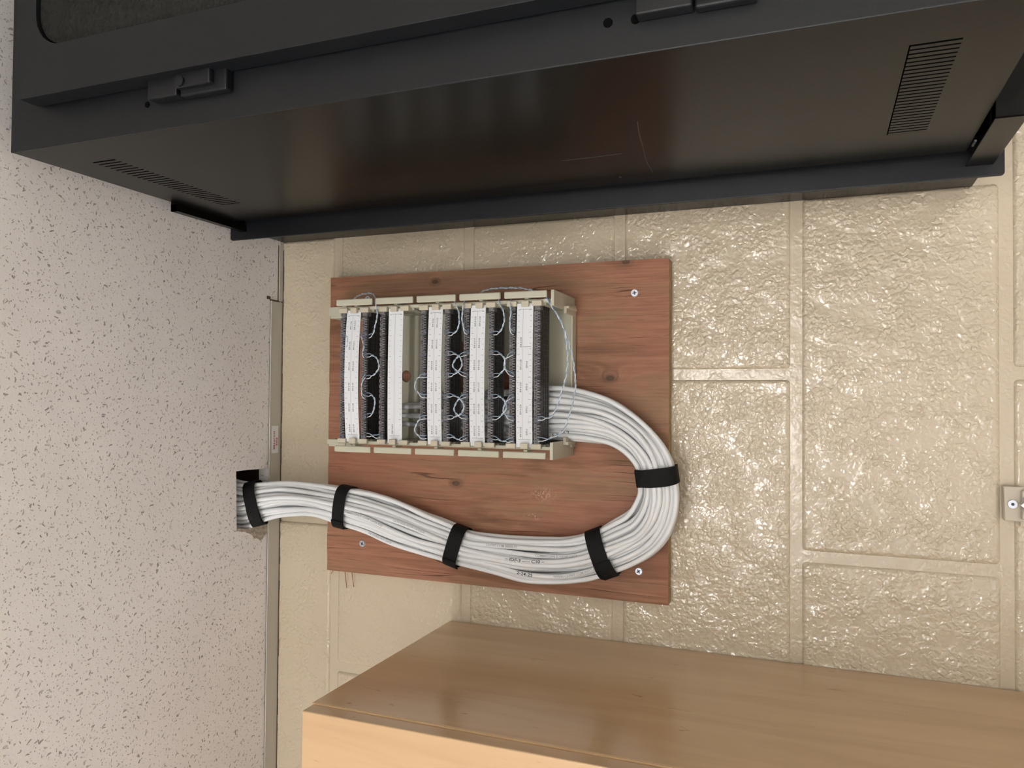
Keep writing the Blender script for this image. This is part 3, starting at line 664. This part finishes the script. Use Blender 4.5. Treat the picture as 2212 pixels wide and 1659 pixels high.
# hexagonal slots in a unit disc (p across, q toward the viewer)
a_, b_ = .0270-RC, .0200-RC; slots = []
for r in range(-4, 5):
    for c in range(-7, 8):
        x = (c+.5*(r % 2))*2.04*RC; y = r*1.77*RC
        if (x/a_)**2+(y/b_)**2 <= 1.06: slots.append((x/(a_+.0001), y/(b_+.0001)))
slots.sort(key=lambda s: (-s[1], s[0]))
NCAB = len(slots)
sts = [0, 6, .0]
strap_px = [(566, 1080), (746, 1095), (992, 1180), (1303, 1193), (1421, 1030)]
def nearest(u, v):
    p = PY(u, v, -.042); return min(range(NSEG), key=lambda i: (KC[i].x-p.x)**2+(KC[i].z-p.z)**2)
strap_i = [nearest(*p) for p in strap_px]
def wander(i): return min(1, min(abs(ARC[i]-ARC[k]) for k in strap_i)/.05)
cables = []
for ci, (p, q_) in enumerate(slots):
    ph = [random.uniform(0, 6.28) for _ in range(4)]; pts = []
    start = 0 if q_ < .2 else 0
    start = random.choice((0, 6, 12, 16, 20, 22)) if p > -2 else 0
    for i in range(start, NSEG):
        t = ARC[i]; wd = wander(i)
        ang = .32*math.sin(t*3.1+.6)
        pp = p*math.cos(ang*wd*.5)-q_*math.sin(ang*wd*.5)*.6; qq = q_*math.cos(ang*wd*.5)+p*math.sin(ang*wd*.5)*.35
        pp += .085*wd*math.sin(t*14+ph[0])+.05*wd*math.sin(t*31+ph[1]); qq += .06*wd*math.sin(t*11+ph[2])
        w_, d_ = KW[i]-RC, KD[i]-RC
        if d_ < .0115:   # fanned flat inside the block
            pp = max(-1, min(1, p*1.0+.25*math.sin(ci*2.4)))
        L = math.hypot(pp, qq)
        if L > 1.02: pp /= L/1.02; qq /= L/1.02
        pts.append(KC[i]+KN[i]*(pp*w_)+KB[i]*(qq*d_))
    cables.append((start, pts))
def is_front(ci): return slots[ci][1] > .55
special = {}
fr = [c for c in range(NCAB)]
omax = max(range(NCAB), key=lambda c: slots[c][0]); omin = min(range(NCAB), key=lambda c: slots[c][0])
# the photo's outer side is +N or -N
sgn = 1 if (PY(*outer[8], -.042)-KC[nearest(1421, 1060)]).dot(KN[nearest(1421, 1060)]) > 0 else -1
o_out = omax if sgn > 0 else omin; o_in = omin if sgn > 0 else omax
top = sorted([c for c in range(NCAB) if slots[c][1] > .45], key=lambda c: slots[c][0]*sgn)
special[o_out] = 'white data cable running along the outside of the looped bundle'
special[o_in] = 'white data cable running along the inside of the looped bundle'
ORD = ['second', 'third', 'fourth', 'fifth', 'sixth', 'seventh', 'eighth', 'ninth', 'tenth', 'eleventh', 'twelfth', 'thirteenth']
vis = [c for c in range(NCAB) if not any(slots[d][1] > slots[c][1]+.05 and abs(slots[d][0]-slots[c][0])*a_ < RC*1.2 for d in range(NCAB) if d != c)]
vis = sorted([c for c in vis if c not in special], key=lambda c: slots[c][0]*sgn)
for n_, c in enumerate(vis):
    if n_ < len(ORD): special[c] = 'white data cable, %s from the inner edge at the widest strap' % ORD[n_]
cab_objs = []
for ci, (st_, pts) in enumerate(cables):
    bm = bmesh.new(); tube(bm, pts, RC, 8)
    lab = special.get(ci, 'white data cable buried in the middle of the strapped bundle')
    o = obj('data_cable', bm, M['cable'], None, smooth=True)
    props(o, lab, 'cable', 'white data cables of the strapped bundle'); cab_objs.append(o)
# printing and handwriting wrapped on the jackets
def cable_text(ci, u, v, s_, size, mat, nm, stretch=1., ang0=0., flip=False, lab=None):
    st_, pts = cables[ci]; i0 = max(st_, nearest(u, v))-st_
    L = [0]
    for k in range(1, len(pts)): L.append(L[-1]+(pts[k]-pts[k-1]).length)
    bm = bmesh.new(); s0 = L[i0]
    rr = RC+.00012
    def fn(a, b):
        s = s0+(a if flip else -a); s = max(0, min(L[-1]-1e-4, s)); k = 0
        lo, hi = 0, len(L)-1
        while hi-lo > 1:
            m_ = (lo+hi)//2
            if L[m_] <= s: lo = m_
            else: hi = m_
        f = (s-L[lo])/max(1e-9, L[hi]-L[lo]); c = pts[lo].lerp(pts[hi], f); T = (pts[hi]-pts[lo]).normalized()
        vd = (CAMP-c); vd = (vd-T*vd.dot(T)).normalized(); N = T.cross(vd)
        an = (b-size*.33)/rr+ang0
        if flip: an = -an
        # letters stand up away from -N
        return c+vd*(rr*math.cos(an))+N*(rr*math.sin(an))
    put_text(bm, s_, size, fn, stretch, 3 if size > .0045 else 2)
    bm.normal_update(); return obj(nm, bm, mat, cab_objs[ci], label=lab)
def pick(u, v):
    """cable whose front surface is nearest the viewer at this place"""
    best = None
    for ci, (st_, pts) in enumerate(cables):
        i = nearest(u, v)-st_
        for k in range(max(0, i-6), min(len(pts), i+7)):
            p = pts[k]; d = p-CAMP; wv = d.dot(_f); uu = 1106-F*d.dot(_u)/wv; vv = 829.5-F*d.dot(_r)/wv
            dd = math.hypot(uu-u, vv-v)
            if dd < 7 and (best is None or wv < best[0]-.0002): best = (wv, ci)
    return best[1] if best else top[len(top)//2]
used = set()
PR = 'CMP C(ETL)US VERIFIED CAT6 4/23 U/UTP'
jobs = [(1060, 1172, 'CS-PAT COM 00095 FT', .0036, 'inkfaint'), (760, 1108, 'COMMSCOPE D CS34P CAT6 4/23', .0036, 'inkfaint'), (900, 1185, 'ETL VERIFIED MADE IN USA', .0038, 'inkgrey'), (1030, 1205, 'C(ETL)US CMP - ETL VERIFIED', .0036, 'inkfaint'),
        (1205, 1252, 'WWW CS-PAT COM 00112 FT <00034 M>', .0036, 'inkfaint'), (1120, 1232, 'CABLE PAT WWW CS-PAT COM', .0034, 'inkfaint'), (1165, 1205, 'COMMSCOPE D CS34P CAT6', .0036, 'inkfaint'), (800, 1150, 'US CABLE PAT CAT6', .0034, 'inkfaint'), (860, 1125, 'CAT6 4/23 U/UTP C(ETL)US', .0034, 'inkfaint')]
for u, v, s_, sz, mt in jobs:
    ci = pick(u, v)
    if ci in used: continue
    used.add(ci); cable_text(ci, u, v, s_, sz, M[mt], 'printed_text', 1.15, lab='faint factory print on the jacket')
hand = [(1105, 1214, '\u2013 IDF-3 \u2013\u2013\u2013 C10 \u2013', 'cable marked IDF-3 and C10 in black pen, low in the bundle'), (1125, 1236, '2-24-25', 'cable marked 2-24-25 in black pen, under the one marked C10'), (1330, 1175, '3 \u2013 C10 \u2013', 'cable marked C10 in black pen at the bend between two straps'), (1215, 945, '2 S', 'cable marked with black pen where it leaves the block foot'), (1232, 935, 'L C', 'second cable from the block foot, with short black pen strokes')]
for u, v, s_, lb in hand:
    ci = pick(u, v)
    if 'marked' in cab_objs[ci]['label']: continue
    cab_objs[ci]['label'] = 'white data '+lb
    cable_text(ci, u, v, s_, .0052, M['marker'], 'handwriting', 1.25, lab='black pen handwriting')

# hook-and-loop straps
slab = ['black strap round the cables just below the ceiling hole', 'black strap round the cables at the upper left corner of the plywood', 'black strap round the cables at the middle of the left run', 'black strap with an overlapped end at the lower left of the cable loop', 'wide black strap round the cables at the bottom of the loop']
for si, (i0, wdt) in enumerate(zip(strap_i, (.0165, .0175, .0185, .0195, .0195))):
    C, T, Nn, Bb = KC[i0], KT[i0], KN[i0], KB[i0]; a = KW[i0]+.0012; b = KD[i0]+.0012
    bm = bmesh.new(); n = 44; ring = []
    for k in range(n):
        an = 2*math.pi*k/n; ca, sa = math.cos(an), math.sin(an); e = .82
        px = a*math.copysign(abs(ca)**e, ca); py = b*math.copysign(abs(sa)**e, sa); sh = (.0012*math.sin(an*2+si))
        o1 = C+Nn*px+Bb*py; sc_ = 1-.0013/max(a, b); o2 = C+Nn*(px*sc_)+Bb*(py*sc_)
        ring.append([bm.verts.new(o1+T*(-wdt/2+sh)), bm.verts.new(o1+T*(wdt/2+sh)), bm.verts.new(o2+T*(wdt/2+sh)), bm.verts.new(o2+T*(-wdt/2+sh))])
    for k in range(n):
        A, B = ring[k], ring[(k+1) % n]
        for j in range(4): bm.faces.new([A[j], B[j], B[(j+1) % 4], A[(j+1) % 4]])
    bmesh.ops.recalc_face_normals(bm, faces=bm.faces[:])
    cen_ = C.copy(); cen_.z -= a
    root = thing('cable_strap', cen_, slab[si], 'strap', 'hook-and-loop straps on the cable bundle'); 
    obj('band', bm, M['velcro'], root, smooth=False)
    # overlapping tail on the front-outer quarter
    bm = bmesh.new(); tl = []; a0, a1 = ((20, 100), (25, 60), (10, 60), (15, 78), (30, 150))[si]
    for k in range(13):
        an = math.radians(a0+(a1-a0)*k/12)*1; ca, sa = math.cos(an)*sgn, math.sin(an); e = .82
        px = (a+.0016)*math.copysign(abs(ca)**e, ca); py = (b+.0016)*math.copysign(abs(sa)**e, sa); tw = (.0022 if si == 3 else .0007)
        p1 = C+Nn*px+Bb*py; p2 = C+Nn*(px*.94)+Bb*(py*.94)
        tl.append([bm.verts.new(p1+T*(-wdt/2-tw*.6)), bm.verts.new(p1+T*(wdt/2-tw)), bm.verts.new(p2+T*(wdt/2-tw)), bm.verts.new(p2+T*(-wdt/2-tw*.6))])
    for k in range(12):
        for j in range(4): bm.faces.new([tl[k][j], tl[k+1][j], tl[k+1][(j+1) % 4], tl[k][(j+1) % 4]])
    bm.faces.new(tl[0]); bm.faces.new(tl[-1][::-1]); bmesh.ops.recalc_face_normals(bm, faces=bm.faces[:])
    obj('strap_tail', bm, M['velcro'], root)

# ================================================================ blue-and-white jumper wires
J = [
 ('arching over the top retaining bar of the first row', [(797, 727, .095), (806, 720, .1), (811, 700, .1), (815, 680, .1), (812, 657, .097), (811, 642, .086), (803, 634, .078), (792, 634, .074), (778, 637, .07), (765, 645, .062), (758, 655, .055)]),
 ('hanging in a loop right of the second number of the top row', [(792, 768, .096), (806, 768, .1), (816, 778, .102), (818, 795, .102), (811, 806, .102), (803, 812, .1), (792, 815, .096)]),
 ('in a wide loop below the middle of the top row', [(792, 852, .096), (804, 854, .101), (810, 866, .103), (808, 880, .103), (804, 893, .101), (793, 898, .096)]),
 ('short, joining the top row to the second row at its left end', [(792, 939, .096), (804, 941, .1), (813, 943, .1), (822, 941, .096)]),
 ('curling off the upper side of the middle row, right of centre', [(922, 811, .096), (908, 813, .1), (900, 820, .102), (896, 831, .102), (900, 845, .102), (910, 854, .099), (922, 856, .096)]),
 ('curling off the upper side of the middle row near its left end', [(922, 901, .096), (910, 903, .1), (902, 912, .102), (896, 926, .102), (900, 938, .102), (910, 944, .099), (922, 944, .096)]),
 ('rising from the middle row and over its right end', [(968, 722, .096), (979, 720, .1), (988, 712, .101), (992, 695, .101), (991, 675, .1), (985, 657, .097), (980, 645, .086)]),
 ('climbing from the fourth row to its right end tab', [(1009, 719, .096), (1004, 716, .1), (1000, 703, .1), (998, 684, .1), (1001, 663, .099), (1004, 648, .088)]),
 ('bowed downward in the right crossing between the middle and fourth rows', [(968, 763, .096), (982, 764, .1), (994, 772, .102), (998, 785, .102), (993, 799, .102), (981, 808, .1), (968, 811, .096)]),
 ('bowed upward in the right crossing between the middle and fourth rows', [(1008, 764, .096), (996, 767, .1), (984, 776, .101), (978, 789, .101), (985, 800, .101), (997, 807, .1), (1008, 811, .096)]),
 ('bowed downward in the left crossing between the middle and fourth rows', [(966, 854, .096), (982, 855, .1), (996, 864, .102), (1002, 879, .102), (997, 892, .102), (984, 900, .1), (967, 902, .096)]),
 ('bowed upward in the left crossing between the middle and fourth rows', [(1008, 854, .096), (997, 858, .1), (986, 869, .101), (981, 884, .101), (989, 897, .101), (1008, 902, .096)]),
 ('short, at the left end between the middle and fourth rows', [(966, 942, .096), (978, 943, .1), (988, 949, .101), (997, 948, .1), (1007, 943, .096)]),
 ('rising from the fourth row over its right end', [(1066, 720, .096), (1077, 718, .1), (1084, 710, .101), (1089, 694, .101), (1088, 675, .1), (1081, 658, .097), (1077, 644, .086)]),
 ('climbing along the upper side of the bottom row', [(1109, 719, .096), (1103, 714, .1), (1101, 700, .1), (1103, 680, .1), (1103, 662, .099), (1104, 647, .088)]),
 ('bowed downward in the right crossing between the fourth and bottom rows', [(1066, 762, .096), (1080, 764, .1), (1089, 774, .102), (1091, 788, .102), (1087, 800, .102), (1077, 809, .1), (1066, 811, .096)]),
 ('bowed upward in the right crossing between the fourth and bottom rows', [(1109, 763, .096), (1100, 767, .1), (1092, 776, .101), (1089, 789, .101), (1096, 803, .101), (1109, 810, .096)]),
 ('bowed downward in the left crossing between the fourth and bottom rows', [(1064, 856, .096), (1078, 856, .1), (1088, 864, .102), (1094, 878, .102), (1087, 893, .102), (1076, 902, .1), (1064, 903, .096)]),
 ('bowed upward in the left crossing between the fourth and bottom rows', [(1109, 855, .096), (1101, 858, .1), (1091, 872, .101), (1087, 886, .101), (1095, 900, .101), (1109, 905, .096)]),
 ('short, at the left end between the fourth and bottom rows', [(1064, 945, .096), (1075, 948, .1), (1085, 953, .101), (1096, 952, .1), (1109, 949, .096)]),
 ('arching along the right side over the lower retaining bars', [(1030, 646, .06), (1036, 635, .068), (1048, 627, .072), (1070, 623, .074), (1095, 622, .074), (1120, 622, .074), (1145, 626, .074), (1162, 634, .07), (1172, 646, .062)]),
 ('long, hanging right of the bottom row and ending at its middle', [(1176, 640, .086), (1182, 646, .094), (1195, 667, .097), (1209, 688, .098), (1219, 714, .098), (1224, 745, .098), (1226, 780, .098), (1222, 815, .098), (1213, 848, .098), (1202, 880, .098), (1193, 897, .098), (1183, 903, .098), (1162, 904, .096)]),
 ('longest, hanging far right of the bottom row down to its left end', [(1180, 640, .084), (1186, 650, .094), (1200, 674, .096), (1214, 700, .097), (1224, 727, .098), (1234, 760, .098), (1241, 800, .098), (1243, 835, .098), (1237, 870, .098), (1228, 903, .099), (1217, 930, .1), (1204, 940, .1), (1192, 945, .099), (1181, 949, .098), (1162, 949, .096)]),
 ('tucked behind the right edge of the top label strip', [(779, 722, .093), (783, 733, .094), (786, 748, .094), (783, 762, .095), (786, 769, .096)]),
 ('running along the right edge of the top label strip, left of centre', [(789, 812, .095), (783, 822, .096), (781, 840, .096), (782, 852, .096), (788, 858, .096)]),
 ('along the upper left edge of the top label strip', [(748, 727, .095), (751, 740, .096), (748, 752, .096), (748, 765, .095)]),
]
def smooth(t): t = max(0, min(1, t)); return t*t*(3-2*t)
for desc, pts in J:
    P3 = [PY(u, v, -y) for u, v, y in pts]; L = sum((P3[k+1]-P3[k]).length for k in range(len(P3)-1)); n = max(24, int(L/.0011)); C = catmull(P3, n)
    ctr = sum(C, Vector())/n; ctr.z = min(p.z for p in C)
    rt = thing('jumper_wire', ctr, 'thin blue-white jumper '+desc, 'wire', 'jumper wires on the wiring block')
    for ph, mt, nm in ((0, 'blue', 'blue conductor'), (math.pi, 'white', 'white conductor')):
        o = []; off0 = random.uniform(0, 3)
        for k, p in enumerate(C):
            T = (C[min(k+1, n-1)]-C[max(k-1, 0)]).normalized(); s = T.cross(Vector((0, 1, 0))); s = (s.normalized() if s.length > 1e-4 else Vector((1, 0, 0))); b2 = T.cross(s)
            d = L*k/(n-1); e = min(d, L-d); wt = smooth((e-.0055)/.0065); an = 2*math.pi*d/.0125+ph
            hel = (s*math.cos(an)+b2*math.sin(an))*.00062
            spl = Vector((1 if ph == 0 else -1, 0, 0))*.0020*(1 if desc[:4] != 'long' else 1)
            o.append(p+hel*wt+spl*(1-wt))
        bm = bmesh.new(); tube(bm, o, .00052, 6); obj('conductor', bm, M[mt], rt, smooth=True, label=nm)

# ================================================================ metal raceway end at the lower edge of the picture (real-world bottom)
bx = thing('raceway_end', (-.132, -.01, -.90), 'galvanised metal raceway end with a screw, on the wall below the plywood', 'raceway')
bm = bmesh.new(); prism(bm, [(-.1500, -.8085), (-.1150, -.8075), (-.1150, -.93), (-.1500, -.93)], 'y', -.010, -.0005); obj('end_cap', bm, M['boxpaint'], bx, bevel=.0012, seg=3)
bobj('cover', M['boxpaint'], [(-.1475, -.118, -.0165, -.0095, -.93, -.822)], bx, bevel=.002, seg=3, label='raised ribbed metal cover')
bm = bmesh.new(); cyl(bm, (-.1325, -.0125, -.8150), (0, 1, 0), .0042, .004, 20, r2=.0046); sw = obj('screw', bm, M['zinc'], bx)
bm = bmesh.new(); cyl(bm, (-.1325, -.0129, -.8150), (0, 1, 0), .0016, .0006, 8); obj('screw_recess', bm, M['recess'], sw)
bm = bmesh.new(); st8 = []
for k in range(16):
    an = 2*math.pi*k/16; r = .0115 if k % 2 == 0 else .0085; st8.append((-.1322+r*math.cos(an), -.8305+r*math.sin(an)))
prism(bm, st8, 'y', -.0205, -.0160); obj('star_washer', bm, M['galv'], bx, bevel=.0015, seg=3, label='shiny star-shaped metal fitting')
bm = bmesh.new(); cyl(bm, (-.1322, -.0235, -.8320), (0, 1, 0), .0030, .0035, 16); obj('centre_rivet', bm, M['galv'], bx)
bobj('side_flange', M['boxpaint'], [(-.1555, -.150, -.0040, -.0005, -.93, -.8230)], bx, bevel=.0006)
